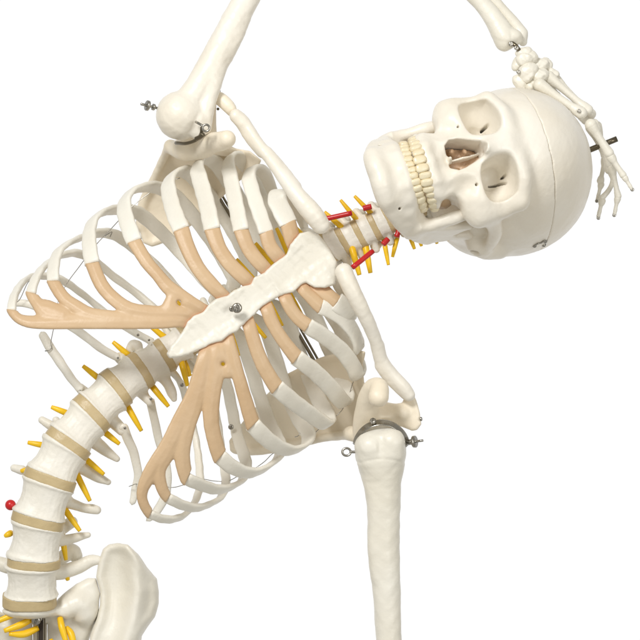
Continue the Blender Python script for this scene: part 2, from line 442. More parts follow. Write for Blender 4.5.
    def floater(pts, wd, th=6):
        L = resample(catmull(np.array(pts, float), 50), 50)
        P = np.array([W(*q[:3]) for q in L]); N = np.tile([0, -1, .05], (50, 1))
        V, Q = sweep(P, N, L[:, 3] if L.shape[1] > 3 else wd, th, 16, 2.4, True, True, .2); return link('rib', V, Q, 'rib')
    floater([(8,304,150,7),(22,303,152,8),(42,309,150,9),(62,321,142,9),(82,334,130,9),(102,349,115,9),(120,359,100,8)], 0)
    floater([(41,332,120,9),(49,346,118,10),(60,362,112,10),(71,378,104,9),(82,391,95,9)], 0)
    floater([(146,521,150,6),(157,511,152,9),(166,492,150,10),(166,465,145,10),(159,440,135,9),(154,418,122,9),(150,398,108,9)], 0)
    floater([(132,505,120,7),(135,490,120,8),(138,474,116,9),(134,454,110,9.5),(128,439,104,10),(122,424,96,10)], 0)

    for q in ((125,428,88,1.6),(151,399,98,1.7),(80,391,86,1.3),(118,358,92,1.3),(138,335,96,1.5),(149,340,94,1.3),(182,385,104,2.2),(231,427,150,3.0)):
        screw(*q)

    # thin wires tying the ribs together
    def wire(pts, r=.42): tube('wire', [W(*q) for q in pts], r, 'metal', n=6)
    wire([(52,349,112),(51,342,112),(54,326,110),(57,305,118),(66,285,122),(79,267,124),(95,246,122),(110,230,126),(124,215,126),(140,200,128),(165,183,130),(180,178,130)])
    wire([(14,304,142),(20,299,140),(27,284,135),(33,277,130)])
    wire([(45,351,112),(49,350.5,111),(52,348,112)], .6)
    wire([(105,236,116),(108,234,110),(112,232,110),(110,237,114)], .5)
    wire([(129,486.5,112),(133,485,108),(137,484,116),(155,484.5,132),(172,487.5,136),(186,484,124),(200,479,118),(214,481,118),(228,481,116),(240,475,112),(252,470,120),(264,462,120),(274,453,112),(284,455,120),(292,449,118),(308,440,112),(319,429,110),(331,420,110),(342,410,110),(349,395,110),(354,380,110),(362,366,108),(360,352,108)], .42)
    wire([(295,437,112),(298,436,108),(300,433,108)], .45)
    # steel support rod behind the ribs, seen through the gaps on both sides
    tube('support_rod', [W(196,159,168), W(207,177,168), W(219,197,168), W(231,217,168)], 1.7, 'rod'); tube('support_rod', [W(200,159,172), W(211,177,172), W(223,197,172), W(235,217,172)], 1.3, 'rod')
    tube('support_rod', [W(290,318,168), W(300,336,168), W(312,357,168), W(326,383,168)], 1.9, 'rod'); tube('support_rod', [W(294,317,172), W(304,335,172), W(316,356,172), W(330,382,172)], 1.3, 'rod')

# ------------------------------------------------------------------ clavicles, scapulae, humeri
def bone(name, segs, m='bone', h=1.0, k=4, pad=6, amp=.3, fr=.18, extra=None, cut=None, parent=None, label=None):
    """segs: list of chains [(px,py,d,r)...]"""
    ch = [[(*W(a, b, c), r) for a, b, c, r in s] for s in segs]
    allp = [q for s in ch for q in s]; rm = max(q[3] for q in allp)
    lo, hi = bounds(allp, rm+pad)
    def f(P):
        d = None
        for s in ch:
            e = chain(P, s, k*.6) if len(s) > 1 else vlen(P-np.array(s[0][:3], F))-F(s[0][3])
            d = e if d is None else smin(d, e, k)
        if extra: d = extra(P, d)
        if cut: d = cut(P, d)
        return d+lump(P, amp, fr)+lump(P, amp*.35, fr*2.9, 1.3)
    return sdf(name, f, lo, hi, h, m, parent, label)

if want('arms'):
    bone('clavicle', [[(321,225,22,9),(313,214,20,10.4),(301,200,22,9.2),(288,183,30,7.6),(274,164,40,6.4),(260,146,50,5.9),(250,131,58,6.0),(242,120,60,6),(236,115,60,6)],
                      [(296,186,30,5),(282,168,40,5),(268,152,48,4.6)], [(242,123,60,6.5),(236,117,60,6)],[(262,152,52,6),(246,134,60,4.5),(243,122,62,4)]], 'skull')
    bone('clavicle', [[(344,272,26,9),(349,284,24,9.0),(357,300,26,8.3),(366,318,34,7.4),(374,336,46,6.7),(379,352,56,6.4),(384,364,62,6.6),(393,376,66,7.0),(403,387,68,7.2),(409,395,70,6.5)],
                      [(378,345,55,6),(381,366,64,5),(392,380,68,5)], [(380,366,66,5),(396,387,70,4),(404,394,72,4)]], 'skull')
    # left scapula: thin blade behind the ribs, spine, acromion, coracoid
    SL = [(366,351),(363,365),(364,382),(370,396),(384,414),(392,430),(380,446),(356,439),(330,437.5),(308,442),(280,449),(245,453),(231,450),(229,441),(241,424),(262,399),(287,374),(318,358),(345,351)]
    def blade(poly, y0, gx, gy, t=2.2):
        def f(P):
            k = 1+P[:, 1]/DIST; px = P[:, 0]/k+320; py = 320-P[:, 2]/k
            sd = poly2(px, py, poly)
            ys = y0(px, py)
            th = F(t)+2.2*np.exp(-((sd+3)/4.)**2)
            return extr(sd, (P[:, 1]-ys)*.9, th, 2.0)
        return f
    y0L = lambda px, py: 222-0.0058*np.clip(np.hypot(px-240, py-445), 0, 165)**2
    bl = blade(SL, y0L, 0, 0)
    chL = [[(*W(a, b, c), r) for a, b, c, r in s] for s in (
        [(352,432,122,6),(362,436,104,9),(372,436,90,12),(386,428,84,12),(372,412,90,9)],       # glenoid neck
        [(352,434,112,6),(330,437,162,4.5),(300,443,196,4),(262,451,216,4),(236,450,220,4)],   # lateral border
        [(362,430,92,10),(366,413,78,12),(369,398,64,11),(374,388,52,10),(379,388,42,9.5),(378.5,397,34,10.5)],  # coracoid
        [(372,402,96,6),(390,411,90,8),(403,413,82,8)])]
    def fL(P):
        d = bl(P)
        for c in chL: d = smin(d, chain(P, c, 4), 7)
        ppx = P[:, 0]/(1+P[:, 1]/DIST)+320; ppy = 320-P[:, 2]/(1+P[:, 1]/DIST)
        ac = extr(poly2(ppx, ppy, [(356,424),(368,410),(384,405),(396,405),(402,403),(405,396),(412,391),(416,400),(420,413),(421.5,424),(417,430),(412,431),(402,427),(390,420),(372,421)]), P[:, 1]-(92-.35*(ppx-385)), F(4.5), 3.5)
        d = smin(d, ac, 5)
        # socket
        d = smax(d, -(vlen(P-W(390,441,64).astype(F))-27), 3)
        return d+lump(P, .45, .09)+lump(P, .12, .5)
    lo, hi = bounds([W(222,456,232), W(426,343,30), W(222,343,232), W(426,458,20)], 10)
    scl = sdf('scapula', fL, lo, hi, 1.3, 'scap')
    screw(421, 419, 74, 2.2, scl, axis=(1,-.3,.1))
    SR = [(183,138),(170,142),(165,158),(158,172),(150,185),(142,201),(138,222),(143,243),(152,247),(172,240),(198,221),(216,203),(236,184),(258,168),(262,160),(250,151),(228,147),(205,140)]
    y0R = lambda px, py: 212-0.0062*np.clip(np.hypot(px-150, py-243), 0, 150)**2
    br = blade(SR, y0R, 0, 0)
    chR = [[(*W(a, b, c), r) for a, b, c, r in s] for s in (
        [(172,148,120,7),(186,150,98,12),(200,144,96,12)],
        [(170,145,118,5),(163,160,158,4.5),(152,182,184,4),(142,204,200,4),(140,226,208,4)],
        [(198,152,92,8),(206,148,76,10),(212,143,58,10.5),(221,141,44,10),(227,139,36,9)],
        [(220,160,128,4),(212,140,112,6),(210,118,98,6.5),(211,104,88,5.5),(213,95,80,4)],
        [(212,96,78,6),(220,99,72,7),(228,106,68,7),(233,113,68,5)],
        [(206,146,102,9),(230,152,118,5),(250,158,128,4)])]
    def fR(P):
        d = br(P)
        for c in chR: d = smin(d, chain(P, c, 4), 6)
        d = smax(d, -(vlen(P-W(182,118,66).astype(F))-28.5), 3)
        return d+lump(P, .45, .09)+lump(P, .12, .5)
    lo, hi = bounds([W(133,252,225), W(268,86,30), W(133,86,225), W(268,252,25)], 8)
    scr = sdf('scapula', fR, lo, hi, 1.2, 'scap')
    screw(219, 91, 74, 1.8, scr, axis=(.5,-.6,.6)); screw(218, 109, 78, 1.5, scr, 'rod')

    # right humerus, raised over the frame's top edge
    def groove(P, d):
        e = cap(P, W(197,122,40), W(206,100,42), 2.2, 3)
        return smax(d, -e, 3)
    hr = bone('humerus', [[(180.5,115.5,60,25)], [(191,100,61,15.5),(198,89,62,14.8),(208,72,66,15.0),(220,50,70,14.8),(233,24,76,14),(246,0,82,13.3),(260,-26,88,12.5),(300,-95,105,12),(325,-140,118,14)],
                 [(204,127,54,7.5),(206,110,56,8.5),(211,90,60,9),(217,70,64,9.5)], [(197,132,52,7.5),(199,120,50,7)],
                 [(222,66,66,5),(228,52,68,7.5),(236,36,72,8),(243,20,76,7)],
                 [(325,-140,118,14),(332,-152,120,16)], [(312,-152,118,13),(346,-138,124,13)]], 'skull', 1.1, 3.5, cut=groove, amp=.45)
    # steel hardware of the raised shoulder
    tube('screw', [W(157,108,66), W(141,104,56)], 1.4, 'metal', hr)
    for x, r in ((153.5,3.4),(147.5,5.4)):
        tube('washer', [W(x+.8,104+(x-141)*.25+.2,57+(x-141)*.6), W(x-.9,104+(x-142)*.25,56+(x-141)*.6)], r, 'metal', hr, n=20)
    a = np.linspace(0, 2*np.pi, 21)
    def ring(name, c, r, wr, par, tilt=(1, 0, 0), tilt2=(0, 0, 1), m='metal'):
        t1 = np.array(tilt, float); t2 = np.array(tilt2, float)
        pts = [c+t1*r*math.cos(q)+t2*r*math.sin(q) for q in a]
        return tube(name, pts, wr, m, par, n=8)
    ring('eye_screw', W(206,128,20), 3.4, 1.2, hr); tube('eye_screw', [W(203,126,22), W(198,123,26), W(196,122,36)], 1.4, 'metal', hr)
    tube('shoulder_clamp', [W(176,143,60), W(186,143.5,42), W(196,140,34), W(201,134,32), W(202,127,30)], 1.8, 'rod', hr)
    tube('eye_screw', [W(203.5,134,24), W(200,137,27), W(196,139,30)], 2.4, 'rod', hr)

    # left humerus, hanging
    def neckline(P, d):
        k = 1+P[:, 1]/DIST; px = P[:, 0]/k+320; py = 320-P[:, 2]/k
        ln = 461-3.5*np.abs(np.sin((px-361)*.073))*1.0+1.5
        d = d+.5*np.exp(-((py-ln)/1.3)**2)*(np.abs(px-382) < 26)
        g = cap(P, W(380,428,36), W(382,458,36), 4.6, 3.0)
        return smax(d, -g, 3)
    hl = bone('humerus', [[(381,449,66,25),(381.5,462,65,22)], [(368,446,60,12),(368,456,60,10.5)], [(392,442,50,13),(392.5,452,52,12.5)], [(370,447,50,13),(371,456,53,11)],
                 [(381,455,64,22),(382,475,64,19.8),(383.5,495,65,17.8),(384,520,66,16.4),(384.5,550,67,15.6),(386,580,68,14.8),(387.5,610,69,13.8),(389,640,70,13.2),(393,700,74,12),(395,745,78,15)],
                 [(372,480,60,6),(377,510,58,6),(374,545,60,5),(378,575,62,5)],
                 [(378,750,78,13),(412,750,80,13)]], 'bone', 1.1, 9, cut=neckline, amp=.5, fr=.11)
    # steel band of the hanging shoulder
    th = np.linspace(math.radians(172), math.radians(8), 40)
    P = np.array([W(381.5+26.5*math.cos(t), 449-26.5*math.sin(t), 62-12*math.sin(t)) for t in th])
    N = np.array([[math.cos(t)*.8, -.62, math.sin(t)*.8] for t in th])
    V, Q = sweep(P, N, 9+0*th, 1.4+0*th, 12, 4)
    link('shoulder_clamp', V, Q, 'metal', hl)
    screw(373, 421, 48, 3.4, hl, axis=(-.2,-.8,.5))
    ring('eye_screw', W(346.5,452,60), 4.2, 1.25, hl, tilt=(1, 0, .1), tilt2=(-.1, .1, .9)); tube('eye_screw', [W(350,452,60), W(358,452,60)], 1.5, 'metal', hl)
    tube('screw', [W(404,443,66), W(423,440.5,56)], 1.3, 'metal', hl)
    tube('washer', [W(413.6,441.8,61.2), W(415.4,441.6,60.2)], 6.2, 'metal', hl, n=24); tube('washer', [W(408.5,442.4,63.7), W(413,441.9,61.4)], 3.0, 'metal', hl, n=6)

    # forearm of the raised arm
    bone('radius', [[(338,-128,112,11),(360,-108,112,8),(410,-66,108,9),(450,-28,106,9),(478,-1,104,9),(492,16,102,10),(502,32,100,12),(506,39,100,12)],
                    [(505,38,96,10),(504,45,98,6),(514,36,94,7)], [(517,38,96,5.5),(519,42,96,4)]], 'bone', 1.0, 5, amp=.3,
         cut=lambda P, d: smax(d, (P@np.array([.52, .0, -.854], F))-F(W(505,47,0)@np.array([.52, 0, -.854])), 1.5))
    bone('ulna', [[(345,-160,118,14),(352,-140,118,13),(372,-120,116,9),(420,-75,112,7.5),(465,-30,110,7),(486,-8,109,6.5),(502,10,108,6),(516,26,107,6.5),(521,34,106,6.5)],
                  [(521,34,106,6.5),(523,42,106,4.5)]], 'bone', 1.0, 4, amp=.25)
    tube('wire', [W(512,43,88), W(516,46,86), W(519,50,88)], 2.2, 'rod'); screw(511, 44, 86, 2.6); screw(516.5, 48, 85, 2.4)
    screw(518.5, 72, 82, 2.2)
    # wrist
    for s in ([(521,53,92,5),(527,53,92,6)], [(523,60,90,7),(531,57,92,6.5)], [(517,66,94,5),(518,62,94,5)], [(525,72,88,7),(530,70,88,7.5),(527,78,88,5)],
              [(518,80,92,5.5),(521,84,92,6)], [(530,86,90,4.2),(533,83,90,3.5)], [(538,66,98,6),(544,64,98,5),(535,62,98,5)], [(537,76,90,6),(543,74,92,6)], [(548,66,104,5),(545,62,104,4.5)],
              [(552,72,102,4),(556,74,102,3.8)], [(541,88,106,5),(550,92,104,4)]):
        bone('carpal_bone', [[(a, b, c, r*1.1) for a, b, c, r in s]], 'bone', .7, 2, amp=1.0, fr=.23)
    # metacarpals and fingers: knobbly ends, thin shafts
    def ph(name, a, b, r0, r1, rm, sc=None):
        r0, r1, rm = r0*1.25, r1*1.25, rm*1.12
        A = np.array(a, float); B = np.array(b, float); L = lambda t: tuple(A+(B-A)*t)
        return bone(name, [[(*A, r0), (*L(.14), r0*.86), (*L(.3), rm*1.04), (*L(.55), rm*.92), (*L(.78), rm*1.02), (*L(.9), r1*.92), (*B, r1)]], 'bone', .6, 2, amp=.14, fr=.4)
    ph('metacarpal', (540,85,84), (581,113,80), 5.4, 5.2, 3.9)
    ph('metacarpal', (549,77,96), (587.5,110,92), 5.0, 4.8, 3.7)
    ph('metacarpal', (554,77,108), (591,114,108), 4.4, 4.4, 3.0)
    ph('metacarpal', (546,86,120), (586,120,124), 4.4, 4.2, 3.0)
    ph('metacarpal', (538,88,118), (556,96,128), 4.4, 4.2, 3.4)
    screw(579, 111, 72.6, 2.0)
    ph('phalanx', (591,125,82), (609,153,86), 5.2, 4.2, 3.9); ph('phalanx', (611,157,87), (623,175,88), 4.0, 3.0, 2.8); ph('phalanx', (625,178,88), (631.5,188.5,88), 2.7, 1.6, 1.9)
    ph('phalanx', (594,124,100), (610,164,106), 4.4, 3.6, 2.8); ph('phalanx', (612,167,106), (618,196,108), 3.8, 3.0, 2.5); ph('phalanx', (617.5,199,108), (614.5,214,108), 2.9, 1.7, 1.9)
    ph('phalanx', (597,126,114), (609,170,120), 4.2, 3.6, 2.8)
    bone('phalanx', [[(611,172,120,3.8),(613,180,121,2.8),(609,190,121,2.6),(602,198,121,3.2)]], 'bone', .6, 2, amp=.14, fr=.4)
    ph('phalanx', (602,201,121), (598.5,216,121), 3.2, 1.8, 2.0)
    ph('phalanx', (590,128,128), (606,158,130), 4.0, 3.6, 2.7); ph('phalanx', (605,160,130), (600.5,181,132), 3.6, 3.2, 2.3); ph('phalanx', (601,184.5,132), (597.5,199,132), 2.9, 1.7, 1.9)
    for q in ((632.3,189.6,87),(614.2,215.2,107),(598.4,218,120),(596.8,201,131)): screw(*q, 2.0)

# ------------------------------------------------------------------ spine
def vertebra(c, ax, a, b, h, tp=None, kind='L', hh=1.2, name='vertebra', label=None, planes=None):
    """c centre (mm), ax up the spine, a half width, b half depth, h half height; tp: list of process chains in picture mm"""
    ax = np.array(ax, float); ax /= np.linalg.norm(ax)
    bk = np.array([0, 1, 0.]); bk -= bk@ax*ax; bk /= np.linalg.norm(bk)
    lf = np.cross(bk, ax)     # picture left-down
    R = np.stack([lf, bk, ax], 1).astype(F); c = np.array(c, float)
    chs = [[(*W(p, q, d), r) for p, q, d, r in s] for s in (tp or [])]
    big = kind == 'L'
    seed = float(c[0]*.37+c[2]*.11)
    def f(P):
        q = (P-c.astype(F))@R; x, y, z = q[:, 0], q[:, 1], q[:, 2]
        zz = np.clip(z/F(h), -1, 1)
        s = 1-(.145 if big else .13)*(1-zz*zz)+.045*np.exp(-((np.abs(zz)-.93)/.10)**2)
        e = 2.3
        rad = (np.abs(x/F(a))**e+np.abs((y)/F(b))**e+1e-9)**(1/e)
        side = (rad-s)*F(min(a, b))*.95
        # faint upright grooves on the waist
        ang = np.arctan2(x/F(a), -y/F(b))
        side = side+F(.09 if big else .06)*(np.sin(ang*31+seed+.6*np.sin(z*.2))+.8*np.sin(ang*17+2*seed))*(1-zz*zz)
        d = side
        for pc, pn in planes: d = smax(d, (P-pc.astype(F))@pn.astype(F), 1.6)
        # arch, processes
        ba = b*.9
        for sx in (-1, 1):
            d = smin(d, cap(q, (sx*a*.62, b*.75, h*.35), (sx*a*.62, b*1.35, h*.2), h*.42, h*.42), 3)
            d = smin(d, cap(q, (sx*a*.55, b*1.45, h*.9), (sx*a*.6, b*1.45, -h*1.05), a*.22, a*.2), 4)
            d = smin(d, cap(q, (sx*a*.5, b*1.45, 0), (0, b*1.9, -h*.2), h*.45, h*.45), 4)
        if kind == 'T':
            for sx in (-1, 1): d = smin(d, cap(q, (sx*a*.6, b*1.3, h*.3), (sx*a*1.45, b*1.75, h*.45), h*.38, h*.42), 3)
        if kind == 'C':
            for sx in (-1, 1):
                d = smin(d, cap(q, (sx*a*.8, b*.1, h*.2), (sx*a*1.36, b*.5, -h*.25), h*.5, h*.72), 2.5)
                d = smin(d, ell(q, (sx*a*1.12, b*1.2, 0), (a*.34, b*.6, h*1.15)), 3)
        d = smin(d, cap(q, (0, b*1.9, -h*.2), (0, b*2.9, -h*.8), h*.4, h*.35), 4)
        for cc in chs: d = smin(d, chain(P, cc, 2), 3.5)
        return d+lump(P, .28 if big else .2, .22, seed)+lump(P, .1, .7, seed)
    pts = [c-R[:, 0]*a*1.6, c+R[:, 0]*a*1.6, c+R[:, 1]*b*3.1, c-R[:, 1]*b, c+ax*h*1.4, c-ax*h*1.6]+[q[:3] for s in chs for q in s]
    lo, hi = bounds(pts, 7)
    return sdf(name, f, lo, hi, hh, 'vert', label=label)
def disc(c, ax, a, b, t, bulge=0.0):
    ax = np.array(ax, float); ax /= np.linalg.norm(ax)
    bk = np.array([0, 1, 0.]); bk -= bk@ax*ax; bk /= np.linalg.norm(bk)
    R = np.stack([np.cross(bk, ax), bk, ax], 1).astype(F); c = np.array(c, float)
    def f(P):
        q = (P-c.astype(F))@R; x, y, z = q[:, 0], q[:, 1], q[:, 2]
        e = 2.3
        rad = (np.abs(x/F(a))**e+np.abs(y/F(b))**e+1e-9)**(1/e)
        return smax((rad-.985)*F(min(a, b))*.95, np.abs(z)-F(t)-.6, .6)+lump(P, .25, .2)
    lo, hi = bounds([c-R[:, 0]*a, c+R[:, 0]*a, c+R[:, 1]*b, c-R[:, 1]*b, c+ax*t, c-ax*t], 5)
    return sdf('intervertebral_disc', f, lo, hi, 1.0, 'disc')

if want('spine'):
    # discs from the sacrum upward: px, py, depth of the body centre, half width, half thickness, axis tweak
    D = [(29.5,600,96,28.5,5.5),(34,561.5,84,28,4.2),(38,520,78,28,4.6),(50,479,76,28,4.6),(68,443.5,79,26,4.6),(91.5,413.5,86,24.5,4.6),(115.5,388.5,95,23,4.4),(140,371,104,21.5,4.2),(164,356,112,19.5,3.8)]
    AX = [(.02,1),(.06,1),(.26,1),(.36,1),(.58,.84),(.74,.70),(.80,.62),(.84,.56),(.85,.54)]
    up = [-71,-48,-26,-4,17,37,57,75]
    for i, u in enumerate(up):
        x, y = PX(1, u); D.append((x, y, spine_d(u)+14 if 'spine_d' in globals() else 120, 18.5-.5*i, 2.8)); AX.append((cu, su))
    D += [(328.5,247.5,88,17.5,2.8),(344.5,240.5,84,16.5,2.8),(359.5,233.5,81,16,2.8),(374.5,226.5,79,16,2.8),(389,219,78,15.5,2.8),(403,211,78,15,2.5),(418,204,80,15,2.5),(433,197,86,15,2.5),(448,190,92,16,2.5)]
    AX += [(.86,.56),(.87,.52),(.88,.48),(.89,.46),(.88,.46),(.87,.48),(.88,.46),(.88,.46),(.88,.46)]
    TP = {0:[[(46,572,108,8),(62,572,112,8),(78,567,116,7.2),(90,561,118,6.5),(97,560,118,5)], [(8,566,112,8),(-14,560,116,7)], [(62,558,128,7),(72,551,130,8),(76,556,130,7)]],
          1:[[(52,541,100,7),(66,540,106,5.6),(78,537,108,4.6),(88,535,110,3.2)], [(62,528,116,7),(72,522,118,6)]],
          2:[[(60,500,98,7),(72,504,102,5.8),(84,508,104,4.8),(92,509,104,5.2),(97,510,104,4.6)], [(66,488,120,5)]*2],
          3:[[(76,464,100,7),(88,471,104,6.8),(99,478,106,5.2),(108,482,106,3.4)], [(22,470,104,5),(14,468,106,4)]],
          4:[[(92,440,102,7),(101,447,106,6.6),(110,454,108,5),(117,459,108,3.2)], [(50,425,112,5),(42,420,114,4)]],
          5:[[(114,422,104,7),(122,430,102,6)], [(84,392,104,6),(80,388,106,5)], [(60,425,130,4),(56,420,130,4)]],
          6:[[(138,390,106,6),(145,397,108,4.8),(150,402,106,4.5)], [(120,358,108,6)]*2],
          7:[[(161,374,112,7),(168,384,114,5.5),(172,393,116,5.2),(174,399,116,3.2)], [(137,346,112,6),(133,345,113,5.5),(130,349,112,4.5)]]}
    DC = [W(*q[:3]) for q in D]; DA = []
    for i in range(len(D)):
        dd = DC[min(i+1, len(D)-1)]-DC[max(i-1, 0)]; av = np.array([AX[i][0], dd[1]/np.linalg.norm(dd), AX[i][1]]); DA.append(av/np.linalg.norm(av))
    for i in range(len(D)-1):
        p, q = D[i], D[i+1]
        cx, cy, cd = (p[0]+q[0])/2, (p[1]+q[1])/2, (p[2]+q[2])/2
        A0 = np.array(W(*q[:3]))-np.array(W(*p[:3])); L = np.linalg.norm(A0)
        hgt = (L-p[4]-q[4])/2+.1
        av = np.array([(AX[i][0]+AX[i+1][0])/2, 0, (AX[i][1]+AX[i+1][1])/2]); av[1] = A0[1]/L
        kind = 'L' if i < 4 else ('T' if i < 16 else 'C')
        a = (p[3]+q[3])/2
        b = a*(.72 if i < 6 else .8 if i < 16 else .62)
        vertebra(W(cx, cy, cd), av, a, b, hgt, TP.get(i), 'L' if i < 8 else kind, 1.0 if i < 9 or i > 16 else 1.3,
                 planes=[(DC[i]+DA[i]*p[4], -DA[i]), (DC[i+1]-DA[i+1]*q[4], DA[i+1])])
    for i, (x, y, d, a, t) in enumerate(D):
        disc(DC[i], DA[i], a, a*(.72 if i < 6 else .8 if i < 16 else .62), t+.1)
    # nerve roots: base, tip
    NV = [((183,368),(187.5,386),106),((156,391),(168.5,406.5),104),((130,411),(141.5,431),98),((107,434),(119.5,444),96),((88,461),(104,474.5),94),((80,481),(90,501),94),((68,514),(80,531),96),
          ((63,541),(66,560),108),((66,574),(68,580),112),
          ((163,336),(148,324),118),((127,354),(113,342),108),((97,377),(83,366),100),((64,412),(51.5,407),98),((42,445),(28,442.5),96),((28,470),(21,471),96),((9,534),(5,536),96),
          ((352,214),(340.5,200),74),((368,210),(354.5,196),74),((338,224),(324.5,212),78),((353,252),(359.5,275),76),((366,249),(370.5,273),80),((385,246),(388.5,265),84),((396,242),(392.5,257),88),
          ((409,234),(414.5,249),96),((419,238),(421.5,246),100),((435,236),(437,243.5),104),((446,232),(449,240.5),108),
          ((254,280),(236.5,259),108),((272,264),(255.5,243),102),((287,251),(276.5,228),96),((301,234),(294,226),92),
          ((223,358),(223,368),112),((233,341),(238.5,356),110),((250,320),(266,338),108),((270,304),(282.5,326),104),((288,291),(302.5,316),100),((308,283),(320.5,302),94),
          ((185,312),(175,299),112),((186,366),(190,376),120)]
    for (a, b, d) in NV:
        r = 2.9 if a[1] > 330 else 2.6
        if 340 < a[0]: r = 2.3
        if (a[0] in (353, 366)): r = 3.2
        x0, y0 = a; x1, y1 = b
        tube('spinal_nerve', [W(x0-(x1-x0)*.4, y0-(y1-y0)*.4, d+6), W(x0, y0, d), W((x0*.5+x1*.5), (y0+y1)*.5, d-1), W(x1, y1, d)], [r*1.2, r*1.15, r, r*.72], 'yellow')
    for a, b, r in (((323,219.5,66),(352,213,62),2.7),((363,208.5,66),(371.5,206.5,66),3.0),((352.5,267.5,52),(373,251,62),2.7),((383,244.5,64),(388,239,66),3.0),((396.5,237,70),(400,227.5,72),2.8)):
        tube('vertebral_artery', [W(*a), W(*b)], r, 'red')
    def ball(name, px, py, d, r, m, label=None):
        c = W(px, py, d); return sdf(name, lambda P: vlen(P-c.astype(F))-F(r), c-r*1.3, c+r*1.3, r/9, m, label=label)
    ball('disc_prolapse', 10.5, 505, 78, 5.6, 'red', 'small red ball beside the lumbar spine')

    # sacrum
    SAC = [(0,612),(-6,596),(-20,584),(-30,600),(-26,640),(-6,700),(30,720),(58,700),(84,655),(91,634),(97,617),(100,594),(96,578),(88,578),(76,584),(66,592),(60,598),(50,609),(30,614),(12,616)]
    def f(P):
        k = 1+P[:, 1]/DIST; px = P[:, 0]/k+320; py = 320-P[:, 2]/k
        sd = poly2(px, py, SAC)
        t = np.clip((py-600)/60, 0, 1.2)
        ys = 120+22*t+0*px+.10*np.clip(np.abs(px-32)-30, 0, 40)
        d = extr(sd, P[:, 1]-ys, F(12), 8)
        e = ell(P, W(30,611,100), (29,20,8))
        d = smin(d, e, 7)
        d = smin(d, chain(P, [(*W(60,612,108), 9), (*W(78,604,112), 13), (*W(84,612,116), 13)], 4), 8)
        for x, y, r in ((58,622,7),(2,622,7),(54,655,6),(8,655,6)): d = smax(d, -(vlen((P-W(x,y,106).astype(F))*np.array([1,.4,1], F))-r), 3)
        # window that shows the steel support
        bx = np.maximum(np.abs(px-40)-7.5, np.abs(py-650)-27)
        d = smax(d, -bx, 2)
        return d+lump(P, .35, .15)
    sa = sdf('sacrum', f, W(-40,725,0)+[0,80,0], W(112,570,0)+[0,175,0], 1.3, 'bone')
    for pts in ([(20,612,100,2.5),(10,616,96,3.2),(-4,622,94,2.6)], [(32,619,102,3),(20,625,96,3.8),(4,631,92,2.4)], [(38,628,104,3),(24,634,98,4),(9,634,94,2.2)],
                [(60,618,100,3.2),(62,628,94,3.6),(66,642,92,2.6)], [(66,628,102,3.2),(71,634,98,3.8),(74,646,94,3)], [(50,640,104,3),(56,650,100,3)]):
        tube('spinal_nerve', [W(*q[:3]) for q in pts], [q[3] for q in pts], 'yellow')
    screw(36, 620.5, 96, 5.0, sa); screw(40, 618.5, 95, 2.6, sa)
    def boxrod(x0, x1, y0, y1, d, m, nm):
        V = [W(x, y, dd) for dd in (d, d+6) for x, y in ((x0,y0),(x1,y0),(x1,y1),(x0,y1))]
        Q = [(0,3,2,1),(4,5,6,7),(0,1,5,4),(1,2,6,5),(2,3,7,6),(3,0,4,7)]; return link(nm, V, Q, m, None, False)
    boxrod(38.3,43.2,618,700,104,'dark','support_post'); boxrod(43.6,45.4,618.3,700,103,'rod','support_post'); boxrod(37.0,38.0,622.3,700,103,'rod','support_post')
    boxrod(33,47,623,700,124,'bone','support_post')

    # left hip bone: dished wing with a thick crest
    IL = [(96,577),(99,560),(103,549),(109,544.5),(118,543),(128,544.5),(138,554),(147,567),(157,579),(159,592),(159,603),(155,617),(147,628),(142,636),(138,660),(120,700),(92,690),(86,650),(90,636),(97,618),(100,605),(100,592)]
    def hip(poly, sx=1, ox=0):
        def f(P):
            k = 1+P[:, 1]/DIST; px = P[:, 0]/k+320; py = 320-P[:, 2]/k
            if sx < 0: px = 60-px
            sd = poly2(px, py, poly)
            # distance past the inner ridge
            rx = np.interp(py, np.linspace(530,700,40), np.interp(np.linspace(530,700,40), [530,560,590,620,640,700], [127,134.5,138,134,128,110]))
            lat = px-rx
            ys = 118+5*np.log1p(np.exp(np.clip(lat/5, -20, 20)))*.9+ (-15*np.exp(-(lat/12)**2)) + .10*(py-590)*0
            dish = 9*np.exp(-(((px-116)/17)**2+((py-590)/34)**2))
            th = 4+3*np.exp(-((sd+4)/5)**2)
            d = extr(sd, (P[:, 1]-ys-dish)*.72, th, 3.4)
            return d+lump(P, .4, .1)
        return f
    sdf('hip_bone', hip(IL), W(80,705,0)+[0,70,0], W(165,535,0)+[12,165,0], 1.2, 'bone')
    sdf('hip_bone', hip(IL, -1), W(-110,705,0)+[-10,70,0], W(-15,535,0)+[14,165,0], 2.0, 'bone')

# ------------------------------------------------------------------ skull
SC = np.array([1.2, 1.2, 1.03])
ra, ry, rpi = math.radians(14), math.radians(13), math.radians(13)
eu = np.array([math.cos(ra), 0, math.sin(ra)]); er = np.array([-math.sin(ra), 0, math.cos(ra)]); ef = np.array([0, -1., 0])
up_ = math.cos(rpi)*eu-math.sin(rpi)*ef; fp = math.cos(rpi)*ef+math.sin(rpi)*eu
fw = math.cos(ry)*fp+math.sin(ry)*er; rt = math.cos(ry)*er-math.sin(ry)*fp
RS = np.stack([rt, fw, up_], 1)            # local x = the skull's right, y = forward, z = up
OM = W(492, 148.5, -22)                    # midpoint between the eye sockets
ORG = OM-RS@(np.array([0, 88, 14])*SC)
def toL(P): return ((P-ORG.astype(F))@RS.astype(F))/SC.astype(F)
def toW(q): return ORG+RS@(np.array(q, float)*SC)
def sk(name, f, lo, hi, h, m, parent=None, label=None):
    """mesh a distance function given in skull millimetres"""
    V, Q = mesh_sdf(f, lo, hi, h)
    V = (V*SC)@RS.T+ORG
    return link(name, V, Q, m, parent, label=label)
